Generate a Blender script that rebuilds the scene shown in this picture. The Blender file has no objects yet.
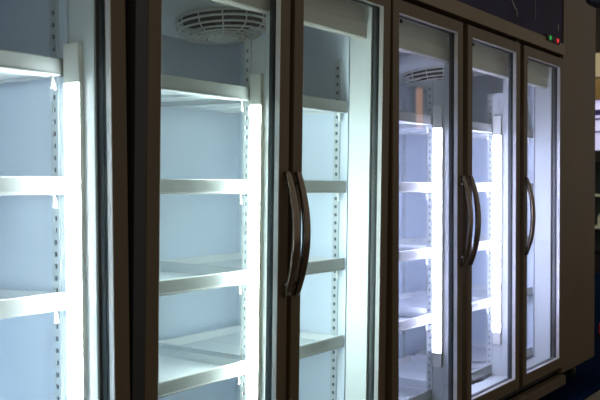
import bpy, math, random
from mathutils import Vector, Matrix
random.seed(4)
scene = bpy.context.scene
col = scene.collection
U = 1.45                      # metres: distance from the camera to the plane of the doors
FL = -0.72                    # floor, in U, relative to the eye level

# ------------------------------------------------------------------ materials
def mat(name, color, rough=.5, metal=0., noise=0., nscale=8., emit=None, estr=0., bump=0., stretch=None, spec=None):
    m = bpy.data.materials.new(name); m.use_nodes = True
    nt = m.node_tree; b = nt.nodes['Principled BSDF']
    b.inputs['Base Color'].default_value = (*color, 1)
    b.inputs['Roughness'].default_value = rough
    b.inputs['Metallic'].default_value = metal
    if spec is not None: b.inputs['Specular IOR Level'].default_value = spec
    if noise or bump:
        tc = nt.nodes.new('ShaderNodeTexCoord'); n = nt.nodes.new('ShaderNodeTexNoise')
        n.inputs['Scale'].default_value = nscale; n.inputs['Detail'].default_value = 4
        if stretch:
            mp = nt.nodes.new('ShaderNodeMapping'); mp.inputs['Scale'].default_value = stretch
            nt.links.new(tc.outputs['Object'], mp.inputs['Vector']); nt.links.new(mp.outputs['Vector'], n.inputs['Vector'])
        else:
            nt.links.new(tc.outputs['Object'], n.inputs['Vector'])
        if noise:
            r = nt.nodes.new('ShaderNodeValToRGB')
            r.color_ramp.elements[0].position = .3; r.color_ramp.elements[1].position = .7
            r.color_ramp.elements[0].color = (*[c*(1-noise) for c in color], 1)
            r.color_ramp.elements[1].color = (*[min(1, c*(1+noise)) for c in color], 1)
            nt.links.new(n.outputs['Fac'], r.inputs['Fac']); nt.links.new(r.outputs['Color'], b.inputs['Base Color'])
        if bump:
            bp = nt.nodes.new('ShaderNodeBump'); bp.inputs['Strength'].default_value = bump; bp.inputs['Distance'].default_value = .002
            nt.links.new(n.outputs['Fac'], bp.inputs['Height']); nt.links.new(bp.outputs['Normal'], b.inputs['Normal'])
    if emit:
        b.inputs['Emission Color'].default_value = (*emit, 1); b.inputs['Emission Strength'].default_value = estr
    return m

def glass_mat(name, tint):
    m = bpy.data.materials.new(name); m.use_nodes = True
    nt = m.node_tree; nt.nodes.clear()
    o = nt.nodes.new('ShaderNodeOutputMaterial'); mx = nt.nodes.new('ShaderNodeMixShader')
    t = nt.nodes.new('ShaderNodeBsdfTransparent'); g = nt.nodes.new('ShaderNodeBsdfGlossy'); f = nt.nodes.new('ShaderNodeFresnel')
    t.inputs['Color'].default_value = (*tint, 1); g.inputs['Roughness'].default_value = .015
    geo = nt.nodes.new('ShaderNodeNewGeometry'); ir = nt.nodes.new('ShaderNodeMix'); ir.data_type = 'FLOAT'
    ir.inputs[2].default_value = 1.30; ir.inputs[3].default_value = 1/1.30     # same reflectance from both sides of the thin pane
    nt.links.new(geo.outputs['Backfacing'], ir.inputs[0]); nt.links.new(ir.outputs[0], f.inputs['IOR'])
    nt.links.new(f.outputs[0], mx.inputs[0]); nt.links.new(t.outputs[0], mx.inputs[1]); nt.links.new(g.outputs[0], mx.inputs[2])
    nt.links.new(mx.outputs[0], o.inputs[0])
    return m

M = {}
M['bronze']  = mat('bronze_frame', (.112, .078, .040), .5, .1, .10, 5, stretch=(6, 6, .6))
M['header']  = mat('header_metal', (.19, .135, .080), .5, .1, .08, 4)
M['kick']    = mat('kick_metal', (.11, .075, .045), .5, .1, .1, 5)
M['plain']   = mat('brown_sheet', (.118, .080, .040), .5, .1, .12, 3)
M['black']   = mat('black_plastic', (.005, .005, .0045), .6, 0, .1, 20)
M['dgrey']   = mat('dark_grey_sheet', (.030, .030, .031), .45, .1, .08, 6)
M['gasket']  = mat('dark_gasket', (.020, .026, .028), .35, 0, .1, 30)
M['bead']    = mat('satin_aluminium', (.86, .87, .86), .22, .15, .05, 20)
M['handle']  = mat('bronze_chrome', (.21, .165, .13), .18, .95, .05, 10)
M['chrome']  = mat('chrome', (.75, .75, .76), .15, 1., .03, 10)
M['liner']   = mat('cool_liner', (.70, .78, .885), .38, 0, .03, 3, bump=.04)
M['jamb']    = mat('white_jamb', (.64, .68, .68), .4, 0, .02, 5)
M['white']   = mat('white_enamel', (.76, .79, .81), .32, 0, .02, 6)
M['lip']     = mat('grey_price_rail', (.35, .37, .36), .4, .0, .04, 8)
M['rail']    = mat('zinc_rail', (.62, .68, .72), .4, .35, .05, 10)
M['hole']    = mat('slot_dark', (.10, .125, .16), .8, 0, .1, 10)
M['hole2']   = mat('slot_grey', (.30, .35, .40), .8, 0, .1, 10)
M['cap']     = mat('lamp_end_cap', (.80, .80, .74), .45, 0, .02, 10)
M['fan']     = mat('fan_white', (.78, .78, .74), .4, 0, .03, 10)
M['blade']   = mat('fan_blade', (.03, .035, .035), .5, 0, .1, 10)
M['valance'] = mat('valance_steel', (.58, .56, .51), .4, .0, .05, 6)
M['valance2']= mat('valance_shadow_panel', (.20, .20, .19), .4, .2, .05, 6)
M['clip']    = mat('white_clip', (.85, .87, .86), .35, 0, .02, 10)
M['navy']    = mat('navy_graphic', (.022, .021, .062), .6, 0, .35, 2.5, spec=.15)
M['line']    = mat('pale_print', (.17, .16, .155), .5, 0, .05, 10)
M['green']   = mat('green_light', (.02, .3, .06), .3, emit=(.05, 1, .2), estr=.30)
M['red']     = mat('red_light', (.4, .02, .02), .3, emit=(1, .03, .05), estr=.75)
M['rubber']  = mat('black_rubber', (.012, .012, .012), .6, 0, .1, 20)
M['glass_cool']   = glass_mat('door_glass', (.95, .99, .985))
M['led_a']   = mat('tube_cool', (.9, .9, .9), .4, emit=(.90, .97, 1.0), estr=62)
M['led_b']   = mat('tube_aqua', (.9, .9, .9), .4, emit=(.86, 1.0, .98), estr=62)
M['led_c']   = mat('tube_violet', (.9, .9, .9), .4, emit=(.67, .66, 1.0), estr=55)

# ------------------------------------------------------------------ mesh builder (units of U)
class MB:
    def __init__(self, o=(0, 0, 0)):
        self.o = o; self.v = []; self.f = []; self.mi = []; self.sm = []
    def vert(self, p):
        self.v.append(tuple((p[i]-self.o[i])*U for i in range(3))); return len(self.v)-1
    def face(self, idx, mi=0, sm=False):
        self.f.append(idx); self.mi.append(mi); self.sm.append(sm)
    def box(self, s0, s1, d0, d1, h0, h1, mi=0):
        i = [self.vert(p) for p in ((s0,d0,h0),(s1,d0,h0),(s1,d1,h0),(s0,d1,h0),(s0,d0,h1),(s1,d0,h1),(s1,d1,h1),(s0,d1,h1))]
        for q in ((0,3,2,1),(4,5,6,7),(0,1,5,4),(1,2,6,5),(2,3,7,6),(3,0,4,7)):
            self.face([i[k] for k in q], mi)
    def ring(self, s0, s1, h0, h1, d0, d1, w, mi=0, wt=None, wb=None):
        wt = w if wt is None else wt; wb = w if wb is None else wb
        out = [(s0,h0),(s1,h0),(s1,h1),(s0,h1)]; inn = [(s0+w,h0+wb),(s1-w,h0+wb),(s1-w,h1-wt),(s0+w,h1-wt)]
        a = [self.vert((x,d0,z)) for x,z in out]; b = [self.vert((x,d0,z)) for x,z in inn]
        c = [self.vert((x,d1,z)) for x,z in out]; d = [self.vert((x,d1,z)) for x,z in inn]
        for k in range(4):
            n = (k+1) % 4
            self.face([a[k],a[n],b[n],b[k]], mi); self.face([c[n],c[k],d[k],d[n]], mi)
            self.face([a[n],a[k],c[k],c[n]], mi); self.face([b[k],b[n],d[n],d[k]], mi)
    def prism_s(self, prof, s0, s1, mi=0, sm=False):   # profile in (d, h), extruded along the row
        a = [self.vert((s0,d,h)) for d,h in prof]; b = [self.vert((s1,d,h)) for d,h in prof]; n = len(prof)
        for k in range(n):
            j = (k+1) % n; self.face([a[k],a[j],b[j],b[k]], mi, sm)
        self.face(a[::-1], mi); self.face(b, mi)
    def tube(self, pts, r, n=10, mi=0, rs=None, closed=False):
        pts = [Vector(p) for p in pts]; rings = []; up0 = None
        N = len(pts)
        for k, p in enumerate(pts):
            if closed: t = pts[(k+1) % N]-pts[k-1]
            else: t = pts[min(k+1, N-1)]-pts[max(k-1, 0)]
            t.normalize()
            if up0 is None: up0 = Vector((0,0,1)) if abs(t.z) < .9 else Vector((1,0,0))
            x = up0.cross(t).normalized(); y = t.cross(x); up0 = y
            rr = r if rs is None else rs[k]
            rings.append([self.vert(p+(x*math.cos(2*math.pi*j/n)+y*math.sin(2*math.pi*j/n))*rr) for j in range(n)])
        M_ = N if closed else N-1
        for k in range(M_):
            a, b = rings[k], rings[(k+1) % N]
            for j in range(n): self.face([a[j],a[(j+1)%n],b[(j+1)%n],b[j]], mi, True)
        if not closed:
            self.face(rings[0][::-1], mi); self.face(rings[-1], mi)
    def lathe(self, c, prof, n=24, axis='h', mi=0):    # profile (r, offset along axis)
        rings = []
        for r, t in prof:
            ring = []
            for j in range(n):
                a = 2*math.pi*j/n; x, y = r*math.cos(a), r*math.sin(a)
                p = {'h': (x, y, t), 'd': (x, t, -y), 's': (t, x, y)}[axis]
                ring.append(self.vert((c[0]+p[0], c[1]+p[1], c[2]+p[2])))
            rings.append(ring)
        for k in range(len(rings)-1):
            a, b = rings[k], rings[k+1]
            for j in range(n): self.face([a[j],a[(j+1)%n],b[(j+1)%n],b[j]], mi, True)
        self.face(rings[0][::-1], mi); self.face(rings[-1], mi)
    def build(self, name, mats, parent=None, bevel=0., loc=None):
        me = bpy.data.meshes.new(name); me.from_pydata(self.v, [], self.f)
        for m in (mats if isinstance(mats, (list, tuple)) else [mats]): me.materials.append(M[m] if isinstance(m, str) else m)
        me.polygons.foreach_set('material_index', self.mi); me.polygons.foreach_set('use_smooth', self.sm)
        import bmesh
        bm = bmesh.new(); bm.from_mesh(me); bmesh.ops.recalc_face_normals(bm, faces=bm.faces); bm.to_mesh(me); bm.free()
        o = bpy.data.objects.new(name, me); col.objects.link(o)
        if parent is not None: o.parent = parent
        if loc is not None: o.location = loc
        if bevel:
            b = o.modifiers.new('bevel', 'BEVEL'); b.width = bevel; b.segments = 2; b.limit_method = 'ANGLE'
        return o

def W(s, d, h): return Vector((s*U, (1+d)*U, (h-FL)*U))
def tag(o, label=None, cat=None, group=None, kind=None):
    if label: o['label'] = label
    if cat: o['category'] = cat
    if group: o['group'] = group
    if kind: o['kind'] = kind
    return o
def empty(name, label, cat, group=None):
    o = bpy.data.objects.new(name, None); col.objects.link(o); o.empty_display_size = .1
    return tag(o, label, cat, group)
def copy_tree(o, parent=None):
    c = o.copy(); col.objects.link(c)
    if parent is not None: c.parent = parent
    for ch in list(o.children): copy_tree(ch, c)
    return c

# ------------------------------------------------------------------ refrigerators
DT, DBm = .440, -.622          # door top / bottom
ST = .031                      # stile width
def slotted_strip_s(mb, s_face, d0, d1, h0, h1, pitch=.0190, thick=.004, sgn=-1):
    """strip lying on a face s = s_face, its slots open towards -s"""
    a, b = (s_face-thick, s_face) if sgn < 0 else (s_face, s_face+thick)
    dm = (d0+d1)/2; w = .0032
    mb.box(a, b, d0, dm-w, h0, h1); mb.box(a, b, dm+w, d1, h0, h1)
    mb.box(b-thick*.3, b, dm-w, dm+w, h0, h1, 1)
    z = h1; sl = .0075
    n = int((h1-h0-.02)/pitch)
    top = h1-.018
    mb.box(a, b-thick*.3, dm-w, dm+w, top, h1)
    for k in range(n):
        z1 = top-k*pitch-sl; z0 = top-(k+1)*pitch if k < n-1 else h0
        mb.box(a, b-thick*.3, dm-w, dm+w, max(z0, h0), z1)
def slotted_strip_d(mb, s0, s1, d_face, h0, h1, pitch=.0190, thick=.004):
    sm_ = (s0+s1)/2; w = .0032; a, b = d_face-thick, d_face
    mb.box(s0, sm_-w, a, b, h0, h1); mb.box(sm_+w, s1, a, b, h0, h1)
    mb.box(sm_-w, sm_+w, b-thick*.3, b, h0, h1, 1)
    top = h1-.018; n = int((h1-h0-.02)/pitch)
    mb.box(sm_-w, sm_+w, a, b-thick*.3, top, h1)
    for k in range(n):
        z1 = top-k*pitch-.0075; z0 = top-(k+1)*pitch if k < n-1 else h0
        mb.box(sm_-w, sm_+w, a, b-thick*.3, max(z0, h0), z1)

def make_door(o, root, a, b, glass, handle=None, plug=False):
    m = MB(o); m.ring(a, b, DBm, DT, 0, .0256, ST, wb=.035)
    door = m.build('door', 'bronze', root, .0022)
    i0, i1, j0, j1 = a+ST, b-ST, DBm+.035, DT-ST
    m = MB(o); m.ring(i0-.0004, i1+.0004, j0-.0004, j1+.0004, .0012, .0114, .0016); m.build('glazing_bead', 'bead', door)
    m = MB(o); m.ring(i0-.0004, i1+.0004, j0-.0004, j1+.0004, .0116, .0135, .0022)
    m.ring(i0-.0004, i1+.0004, j0-.0004, j1+.0004, .0165, .0258, .0022)
    m.ring(i0-.0004, i1+.0004, j0-.0004, j1+.0004, .0135, .0165, .0012)
    m.build('gasket', 'gasket', door)
    m = MB(o); m.box(i0+.0010, i1-.0010, .0138, .0160, j0+.001, j1-.001); m.build('glass_pane', glass, door)
    if plug:
        m = MB(o); m.lathe((i0+.032, .0137, j1-.014), ((.0001,-.003),(.0042,-.003),(.0048,-.001),(.0048,0)), 12, 'd'); m.build('corner_plug', 'black', door)
    if handle:
        hs = b-ST*.34 if handle == 'right' else a+ST*.34
        h1, h0 = .030, -.212; hm = (h1+h0)/2; n = 28
        m = MB(o)
        # bowed flat bar, tapering into the stile at both ends
        R = []
        for k in range(n+1):
            t = -1+2*k/n; bow = .0215*(1-abs(t)**2.0)
            th = .0085+.0045*(1-t*t); wd = .0068+.0018*(1-t*t)
            z = hm+(h1-h0)/2*t
            prof = [(-1,-.6),(-.6,-1),(.6,-1),(1,-.6),(1,.6),(.6,1),(-.6,1),(-1,.6)]
            R.append([m.vert((hs+x*wd, -.0045-bow+y*th/2, z)) for x, y in prof])
        for k in range(n):
            for j in range(8): m.face([R[k][j], R[k][(j+1)%8], R[k+1][(j+1)%8], R[k+1][j]], 0, True)
        m.face(R[0][::-1]); m.face(R[-1])
        hd = m.build('handle', 'handle', door)
        for z in (h1-.022, h0+.024):
            m = MB(o); m.lathe((hs, 0, z), ((.0046,-.011),(.0046,-.006),(.0050,-.003),(.0058,0.0005)), 14, 'd')
            m.build('handle_mount', 'chrome', door)
    # hinges on the other side, top and bottom
    hx = a+.012 if handle == 'right' else b-.012
    for z in (DT+.001, DBm-.007):
        m = MB(o); m.box(hx-.012, hx+.012, .006, .024, z, z+.006); m.build('hinge', 'black', door)
    return door

def lamp(o, root, s_face, led, sgn, d0=.053, d1=.085):
    """flat vertical tube fixture standing on a face s = s_face"""
    t = .010*sgn
    lo, hi = sorted((s_face, s_face+t*.82))
    m = MB(o); m.box(lo, hi, d0-.001, d1+.001, -.490, .2); base = m.build('light_tube', 'cap', root, .001)
    lo, hi = sorted((s_face+t*.82, s_face+t))
    m = MB(o); m.box(lo, hi, d0, d1, -.452, .160); m.build('diffuser', led, base, .002)
    for z0, z1 in ((.160, .222), (-.492, -.452)):
        m = MB(o); lo2, hi2 = sorted((s_face, s_face+t*1.04)); m.box(lo2, hi2, d0-.001, d1+.001, z0, z1); m.build('end_cap', 'cap', base, .002)

def make_unit(label, s0, s1, doors, led, group=None, lean=0., jamb_post=False, evap=None, wall_lamp=False, graphics=False, handles=(), plug=False, body='dgrey', wall=None):
    sc = (s0+s1)/2; o = (sc, 0, FL)
    root = empty('display_refrigerator', label, 'refrigerator', group)
    root.location = W(sc, math.tan(lean)*(-FL), FL); root.rotation_euler = (lean, 0, 0)
    inL = doors[0][0]+.042; inR = wall if wall else doors[-1][1]-.0425; TOP = .72; BOT = -.648
    # outer body: five thick panels
    m = MB(o)
    m.box(s0, inL-.006, .03, .455, BOT, TOP); m.box(inR+.006, s1, .03, .455, BOT, TOP)
    m.box(inL-.006, inR+.006, .418, .455, BOT, TOP)
    m.box(inL-.006, inR+.006, .03, .418, .424, TOP); m.box(inL-.006, inR+.006, .03, .418, BOT, -.610)
    if jamb_post: m.box(s0, doors[0][0]-.002, -.001, .03, BOT, DT+.01)
    m.build('cabinet_body', body, root)
    # inner liner, a box open to the front
    m = MB(o); e = .005
    m.box(inL-.005, inL, .088, .417, -.609, .423); m.box(inR, inR+.005, .088, .417, -.609, .423)
    m.box(inL-.005, inR+.005, .41, .417, -.602, .423)
    m.box(inL, inR, .088, .41, .416, .423); m.box(inL, inR, .088, .41, -.609, -.605)
    m.build('inner_liner', 'liner', root)
    # white jamb frame between the doors and the liner
    m = MB(o); m.ring(inL-.010, inR+.010, -.602, .424, .0284, .0845, .0115); m.build('jamb_frame', 'jamb', root, .001)
    # black face frame seen in the gaps
    m = MB(o)
    m.box(s0+.001, inL-.002, .0262, .0282, BOT, .452); m.box(inR+.002, s1-.001, .0262, .0282, BOT, .452)
    m.box(inL-.002, inR+.002, .0262, .0282, .420, .452); m.box(inL-.002, inR+.002, .0262, .0282, BOT, -.592)
    m.build('face_frame', 'black', root)
    # mullions with lamps
    for k in range(len(doors)-1):
        c = (doors[k][1]+doors[k+1][0])/2; w = .011
        m = MB(o); m.box(c-w, c+w, .0284, .057, -.600, .41); m.box(c-w, c+w, .057, .109, -.600, .292)
        mu = m.build('mullion', 'jamb', root, .001)
        m = MB(o); m.box(c-.0105, c+.0105, .0262, .0282, -.62, .44); m.build('face_strip', 'black', mu)
        m = MB(o); slotted_strip_s(m, c-w, .0905, .1075, -.585, .290); m.build('slotted_rail', ['jamb', 'hole2'], root)
        m = MB(o); slotted_strip_d(m, c-.009, c+.009, .41, -.585, .290); m.build('slotted_rail', ['rail', 'hole'], root)
        lamp(o, root, c-w, led, -1, .061, .0860); lamp(o, root, c+w, led, 1, .061, .0860)
    if wall_lamp: lamp(o, root, inR-.0015, led, -1)
    # slotted rails on the side walls
    for (d0, d1) in ((.108, .125), (.372, .389)):
        m = MB(o); slotted_strip_s(m, inR, d0, d1, -.585, .297); m.build('slotted_rail', ['rail', 'hole'], root)
    # valance under the ceiling, just behind the doors
    m = MB(o); m.prism_s(((.040,.372),(.040,.340),(.044,.336),(.056,.336),(.056,.42),(.050,.42),(.050,.376)), inL+.002, inR-.002); m.build('valance', 'valance', root)
    # header, kick plate
    m = MB(o); m.box(s0, s1, -.004, .030, .452, .4905); m.box(s0, s0+.006, -.004, .03, .4905, TOP); m.box(s1-.010, s1, -.004, .03, .4905, TOP)
    m.box(s0+.006, s1-.010, -.004, .03, TOP-.012, TOP)
    m.build('header', 'header', root, .001)
    m = MB(o); m.box(s0+.006, s1-.010, .001, .028, .4905, TOP-.012); hp = m.build('header_panel', 'navy', root)
    if graphics:
        def strip(pts, w):
            m = MB(o)
            for (xa, ya), (xb, yb) in zip(pts, pts[1:]):
                p = Vector((xb-xa, yb-ya)).normalized(); q = Vector((-p.y, p.x))*w/2
                c4 = [(xa+q.x, ya+q.y), (xb+q.x, yb+q.y), (xb-q.x, yb-q.y), (xa-q.x, ya-q.y)]
                f = [m.vert((x, -.0004, y)) for x, y in c4]; g = [m.vert((x, .001, y)) for x, y in c4]
                m.face(f); m.face(g[::-1])
                for k in range(4): m.face([f[k], f[(k+1)%4], g[(k+1)%4], g[k]])
            m.build('printed_line', 'line', hp)
        strip([(2.55,.66),(2.57,.60),(2.600,.552),(2.632,.536),(2.640,.518)], .008)
        strip([(2.795,.700),(2.795,.533)], .0035)
        strip([(3.018,.552),(3.018,.528)], .010)
        m = MB(o); m.box(2.885, 3.015, -.009, .000, .481, .499); ct = m.build('controller', 'black', root, .004)
        for sx, mm in ((2.912, 'green'), (2.985, 'red')):
            m = MB(o); m.lathe((sx, -.009, .4900), ((.0001,-.0035),(.005,-.003),(.0075,-.001),(.0078,.0005)), 14, 'd'); m.build('indicator_light', mm, ct)
    m = MB(o); m.box(s0+.004, s1-.002, -.012, .018, -.680, -.649); m.build('kick_plate', 'kick', root, .0012)
    for x in (s0+.06, s1-.06):
        for d in (.09, .40): caster(o, root, x, d)
    if evap:
        c, half = evap
        m = MB(o); m.prism_s(((.115,.362),(.400,.334),(.402,.41),(.115,.41)), c-half, c+half); ev = m.build('evaporator_cover', 'white', root, .002)
        fd = .215; fh = .362-(fd-.115)*.028/.285; tilt = math.atan(.028/.285)
        def on(r, a, drop):
            x, y = r*math.cos(a), r*math.sin(a)
            return (c+.048+x, fd+y*math.cos(tilt)+drop*-math.sin(tilt), fh-y*math.sin(tilt)-drop)
        m = MB(o); N = 40
        for r, dr, t in ((.097,.002,.0036),(.097,.014,.0026),(.094,.026,.0024),(.083,.034,.0022),(.070,.038,.0022),(.056,.040,.0022),(.042,.041,.0022)):
            m.tube([on(r, 2*math.pi*k/N, dr) for k in range(N)], t, 6, closed=True)
        for k in range(12):
            a = 2*math.pi*(k+.3)/12
            m.tube([on(r, a, dr) for r, dr in ((.097,0),(.097,.014),(.094,.026),(.083,.034),(.070,.038),(.042,.041),(.02,.042))], .0017, 5)
        # solid centre cap
        ring = []
        for r, dr in ((.034,.039),(.032,.044),(.012,.0455)): ring.append([m.vert(on(r, 2*math.pi*k/N, dr)) for k in range(N)])
        for q in range(2):
            for k in range(N): m.face([ring[q][k], ring[q][(k+1)%N], ring[q+1][(k+1)%N], ring[q+1][k]], 0, True)
        m.face(ring[2]); m.face(ring[0][::-1])
        m.build('fan_grille', 'fan', ev)
        m = MB(o)
        rg = [[m.vert(on(r, 2*math.pi*k/N, dr)) for k in range(N)] for r, dr in ((.092,-.002),(.092,.003))]
        for k in range(N): m.face([rg[0][k], rg[0][(k+1)%N], rg[1][(k+1)%N], rg[1][k]])
        m.face(rg[0][::-1]); m.face(rg[1])
        for k in range(5):
            a = 2*math.pi*k/5
            q = [m.vert(on(.018, a-.25, .008)), m.vert(on(.018, a+.3, .016)), m.vert(on(.088, a+.42, .021)), m.vert(on(.088, a-.22, .006))]
            m.face(q)
        m.build('fan_blades', 'blade', ev)
    for k, (a, b) in enumerate(doors):
        make_door(o, root, a, b, 'glass_cool', handles[k], plug)
    return root, inL, inR

def caster(o, root, x, d):
    m = MB(o); m.box(x-.022, x+.022, d-.022, d+.022, -.651, -.645)
    m.box(x-.016, x-.012, d-.014, d+.014, -.695, -.650); m.box(x+.012, x+.016, d-.014, d+.014, -.695, -.650)
    c = m.build('caster', 'black', root)
    m = MB(o); m.lathe((x, d, FL+.0285), ((.006,-.011),(.024,-.011),(.028,-.007),(.028,.007),(.024,.011),(.006,.011)), 18, 's'); m.build('wheel', 'rubber', c)

rA = make_unit('brown-framed glass-door refrigerator at the far left, brightly lit and cropped, no handle showing',
               .520, 1.0035, [(.570, .9955)], 'led_a', wall=.957, lean=math.radians(-.75), wall_lamp=True, handles=('left',))
rB = make_unit('two-door brown refrigerator with the nearest handle pair and a round ceiling fan inside',
               1.0085, 1.832, [(1.037, 1.4265), (1.4415, 1.8265)], 'led_b', lean=math.radians(.9), jamb_post=True, wall=1.789, evap=(1.434, .20), handles=('right', 'left'))
rD = make_unit('three-door violet-lit refrigerator with navy header and red and green indicator lights',
               1.840, 3.079, [(1.8485, 2.241), (2.273, 2.665), (2.698, 3.076)], 'led_c', evap=(2.47, .26), graphics=True,
               handles=('right', 'left', 'left'), plug=True, body='plain')

# ------------------------------------------------------------------ shelves (each lifts out)
WD = .328
def make_shelf():
    o = (0, 0, 0)
    root = empty('refrigerator_shelf', 'x', 'shelf')
    m = MB(o)                                        # right front top corner at the origin
    m.box(-WD+.003, -.003, .004, .284, -.021, -.018)
    m.box(-WD+.003, -.003, .004, .036, -.0262, -.021)
    for x in (-.11, -.22): m.box(x-.010, x+.010, .036, .282, -.0262, -.021)
    m.box(-WD+.001, -WD+.004, .004, .285, -.0262, -.002); m.box(-.004, -.001, .004, .285, -.0262, -.002)
    m.box(-.1655, -.1645, .006, .28, -.0182, -.0176)
    m.build('deck', 'white', root)
    m = MB(o)                                        # front price rail with a rolled lower edge
    m.prism_s(((.004,.0),(.0012,.0006),(0,-.0008),(0,-.0225),(-.0008,-.0240),(-.0008,-.0260),(.001,-.0272),(.005,-.0265),(.005,-.0015)), -WD, 0)
    m.build('price_rail', 'lip', root)
    m = MB(o); m.prism_s(((.280,-.0178),(.280,-.003),(.2812,-.0008),(.285,-.0008),(.285,-.021)), -WD+.004, -.004); m.build('rear_lip', 'white', root)
    for x, sg in ((-.008, 1), (-WD+.008, -1)):
        m = MB(o)
        m.tube([(x, .022, -.022), (x-.004*sg, .012, -.030), (x-.009*sg, .008, -.046)], .0022, 8)
        m.tube([(x, .022, -.022), (x+.001*sg, .016, -.034), (x+.002*sg, .014, -.048)], .0024, 8)
        m.box(x-.006, x+.006, .010, .030, -.026, -.021)
        m.build('clip', 'clip', root)
    return root
proto = make_shelf(); used = False
LEV = [.196, .0125, -.1665, -.3465, -.556]
ORD = ['top', 'second', 'third', 'fourth', 'bottom']
def put(unit, s_right, levels, where, dz=0., front=.0895):
    global used
    for k in levels:
        sh = proto if not used else copy_tree(proto); used = True
        root = unit[0]
        Mx = Matrix.Translation(root.location) @ Matrix.Rotation(root.rotation_euler.x, 4, 'X')
        sc = root.location.x/U
        loc = Mx @ Vector(((s_right-sc)*U, front*U, (LEV[k]+dz-FL)*U))
        sh.location = loc; sh.rotation_euler = root.rotation_euler
        tag(sh, f'{ORD[k]} white shelf {where}', 'shelf', 'white shelves ' + where)
put(rA, rA[2]-.007, (0, 1, 2), 'behind the cropped glass door at the far left', dz=.004)
put(rB, 1.4180, (0, 1, 2, 3), 'behind the door left of the nearest handle pair')
put(rB, rB[2]-.006, (0, 1, 2, 3), 'behind the door right of the nearest handle pair', front=.0885)
put(rD, 2.2400, (0, 1, 2, 3, 4), 'behind the first violet-lit door, left of far handle pair')
put(rD, 2.6640, (0, 1, 2, 3, 4), 'behind the middle violet-lit door, right of far handle pair')
put(rD, rD[2]-.006, (0, 1, 2, 3, 4), 'behind the last violet-lit door, the one with single handle')

# ------------------------------------------------------------------ plain cabinet at the end of the row
o = (3.265, 0, FL)
tc_ = empty('equipment_cabinet', 'plain dark brown tall cabinet on black castors, right of the last glass door', 'cabinet'); tc_.location = W(3.265, 0, FL)
m = MB(o); m.box(3.083, 3.468, .004, .44, -.648, .95); m.build('cabinet_body', 'plain', tc_, .004)
m = MB(o); m.box(3.4682, 3.474, .012, .43, -.640, .95); m.build('side_trim', 'black', tc_)
for x in (3.21, 3.36):
    for d in (.07, .38): caster(o, tc_, x, d)

# ------------------------------------------------------------------ setting
M['tan']    = mat('tan_floor', (.11, .085, .045), .55, 0, .15, 4)
M['carpet'] = mat('navy_carpet', (.004, .011, .034), .95, 0, .35, 60, bump=.5, spec=0)
M['wall']   = mat('dark_wall', (.015, .012, .009), .8, 0, .08, 3)
M['cream']  = mat('cream_plaster', (.62, .56, .38), .8, 0, .05, 3)
M['beam']   = mat('brown_beam', (.16, .10, .03), .7, 0, .1, 4)
m = MB(); m.box(-3, 12, -4, 6, FL-.03, FL-.006)
f = m.build('floor', 'tan'); f.location = (0, U, -FL*U); tag(f, 'tan floor in front of the row', kind='structure')
m = MB(); m.box(-3, 12, -.076, 5.9, FL-.006, FL)
f = m.build('floor_carpet', 'carpet'); f.location = (0, U, -FL*U); tag(f, 'navy carpet under the refrigerators', kind='structure')
m = MB(); m.box(-3, 3.35, .60, .66, FL, 1.5)
f = m.build('wall_back', 'wall'); f.location = (0, U, -FL*U); tag(f, kind='structure')
m = MB(); m.box(8.6, 8.7, -.1, 4, FL, 1.9)
f = m.build('wall_far', 'wall'); f.location = (0, U, -FL*U); tag(f, kind='structure')

# ------------------------------------------------------------------ far background behind the end cabinet
def place(name, label, cat, s, d, h):
    r = empty(name, label, cat); r.location = W(s, d, h); return r
o = (7.6, 1.15, FL)
M['sign']  = mat('lit_lavender', (.5, .5, .7), .5, emit=(.56, .54, .88), estr=.75)
M['signb'] = mat('navy_stripe', (.03, .02, .15), .5)
M['tint']  = mat('grey_green_back', (.10, .14, .14), .5, 0, .2, 5)
M['pale']  = mat('pale_pack', (.75, .80, .68), .5, 0, .05, 10, emit=(.75, .85, .7), estr=0)
r = place('merchandiser', 'dark open display case with glowing lavender sign, seen past the brown cabinet', 'display case', 7.6, 1.15, FL)
m = MB(o); m.box(7.60, 8.2, .7, .74, FL, .30); m.box(7.60, 8.2, 1.58, 1.62, FL, .30); m.box(8.14, 8.2, .74, 1.58, FL, .30)
m.box(7.60, 8.14, .74, 1.58, .205, .30); m.box(7.60, 8.14, .74, 1.58, FL, FL+.15); m.build('case_body', 'black', r)
m = MB(o); m.box(8.10, 8.14, .74, 1.58, FL+.15, .205); m.build('back_panel', 'tint', r)
for z in (-.06, -.33):
    m = MB(o); m.box(7.64, 8.10, .74, 1.58, z-.02, z); m.build('shelf_board', 'pale', r)
m = MB(o); m.box(7.62, 7.72, .7, 1.62, .31, .724); sg = m.build('sign_box', 'sign', r)
for z0, z1 in ((.60, .645), (.560, .575), (.455, .467)):
    m = MB(o); m.box(7.612, 7.622, .7, 1.62, z0, z1); m.build('stripe', 'signb', sg)
m = MB(o); m.box(7.60, 7.8, .5, 1.9, .73, .905); bm_ = m.build('trim_1', 'beam'); bm_.location = W(*o); tag(bm_, kind='structure')
for k, (d, lab) in enumerate(((1.10, 'pale green carton on the far case shelf, nearest its open front'), (1.19, 'pale green carton on the far case shelf, beside the brown cabinet edge'))):
    o2 = (7.72+.06*k, d, -.3295)
    p = place('carton', lab, 'carton', *o2); p['group'] = 'cartons in the far case'
    m = MB(o2); m.box(o2[0]-.03, o2[0]+.03, d-.033, d+.033, -.3295, -.25); m.build('carton_body', 'pale', p, .002)
    m = MB(o2); m.prism_s(((d-.033,-.25),(d+.033,-.25),(d+.004,-.215),(d-.004,-.215)), o2[0]-.03, o2[0]+.03); m.build('gable_top', 'pale', p)
m = MB(); m.box(8.45, 8.58, .9, 3, 1.02, 1.24); b2 = m.build('trim_2', 'cream'); b2.location = (0, U, -FL*U); tag(b2, kind='structure')
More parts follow.
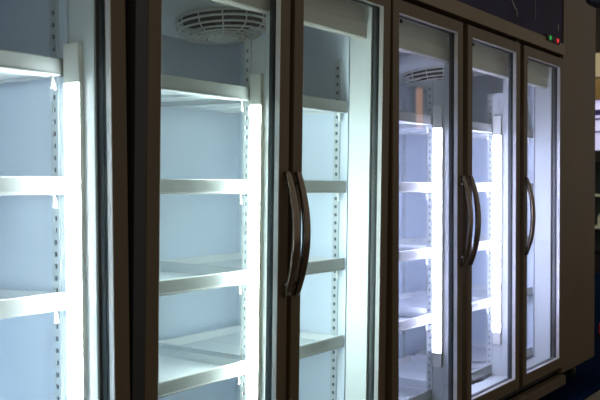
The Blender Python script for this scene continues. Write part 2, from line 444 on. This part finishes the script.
# red box on the carpet
o = (4.4, .12, FL)
M['redbox'] = mat('red_plastic', (.45, .03, .02), .4, 0, .05, 10)
r = place('storage_box', 'small red box on the navy carpet beyond the brown cabinet', 'box', *o)
m = MB(o); m.box(4.32, 4.50, .03, .232, FL, FL+.022); m.build('box_base', 'black', r)
m = MB(o); m.box(4.32, 4.50, .03, .232, FL+.022, FL+.070); m.build('box_lid', 'redbox', r, .003)
# slim warm lamp across the aisle, mirrored in the glass
o = (7.0, -2.5, FL)
M['warm'] = mat('warm_tube', (.8, .5, .3), .5, emit=(1, .50, .22), estr=2.2)
r = place('floor_lamp', 'slim orange-glowing column lamp, seen only mirrored in a violet-lit glass door', 'lamp', *o)
m = MB(o); m.lathe(o, ((.09,0),(.09,.012),(.03,.02),(.012,.03)), 24); m.build('lamp_base', 'black', r)
m = MB(o); m.tube([(7.0,-2.5,FL+.03),(7.0,-2.5,.50)], .010, 12); m.build('stem', 'black', r)
m = MB(o); m.lathe((7.0,-2.5,.50), ((.020,0),(.030,.02),(.030,.33),(.020,.36)), 20); m.build('lamp_shade', 'warm', r)
# black rounded pendant, top right corner
o = (3.02, -.150, .618)
r = place('pendant_lamp', 'black rounded pendant hanging in front of the brown cabinet', 'lamp', *o)
m = MB(o); m.lathe(o, ((.004,-.028),(.030,-.024),(.052,-.010),(.062,.012),(.058,.035),(.035,.060),(.012,.070)), 28); m.build('lamp_shade', 'black', r)
m = MB(o); m.tube([(o[0], o[1], .675), (o[0], o[1], 1.4)], .003, 8); m.build('cord', 'black', r)

# ------------------------------------------------------------------ light
w = bpy.data.worlds.new('World'); scene.world = w; w.use_nodes = True
bg = w.node_tree.nodes['Background']; bg.inputs[0].default_value = (1.0, .92, .80, 1); bg.inputs[1].default_value = .27

# far room lamp over the display case
la = bpy.data.lights.new('far_lamp', 'AREA'); la.energy = 22; la.size = 1.0; la.color = (1, .88, .62)
lo = bpy.data.objects.new('far_lamp', la); col.objects.link(lo); lo.location = W(7.2, 1.1, 1.5); lo.rotation_euler = (0, math.radians(-25), 0)

# ------------------------------------------------------------------ camera
cd = bpy.data.cameras.new('camera'); cam = bpy.data.objects.new('camera', cd); col.objects.link(cam); scene.camera = cam
cd.sensor_width = 36; cd.lens = 36*900/600; cd.clip_start = .05
cam.location = (0, 0, -FL*U)
fw = Vector((.826, .5635, -13/900)).normalized()
cam.rotation_euler = fw.to_track_quat('-Z', 'Y').to_euler()
cd.dof.use_dof = True; cd.dof.focus_distance = 2.9; cd.dof.aperture_fstop = 7.1

scene.view_settings.view_transform = 'Standard'; scene.view_settings.look = 'None'
scene.view_settings.exposure = 0; scene.view_settings.gamma = 1; scene.view_settings.use_curve_mapping = False
scene.cycles.use_denoising = True
scene.cycles.max_bounces = 10; scene.cycles.diffuse_bounces = 5; scene.cycles.transparent_max_bounces = 16
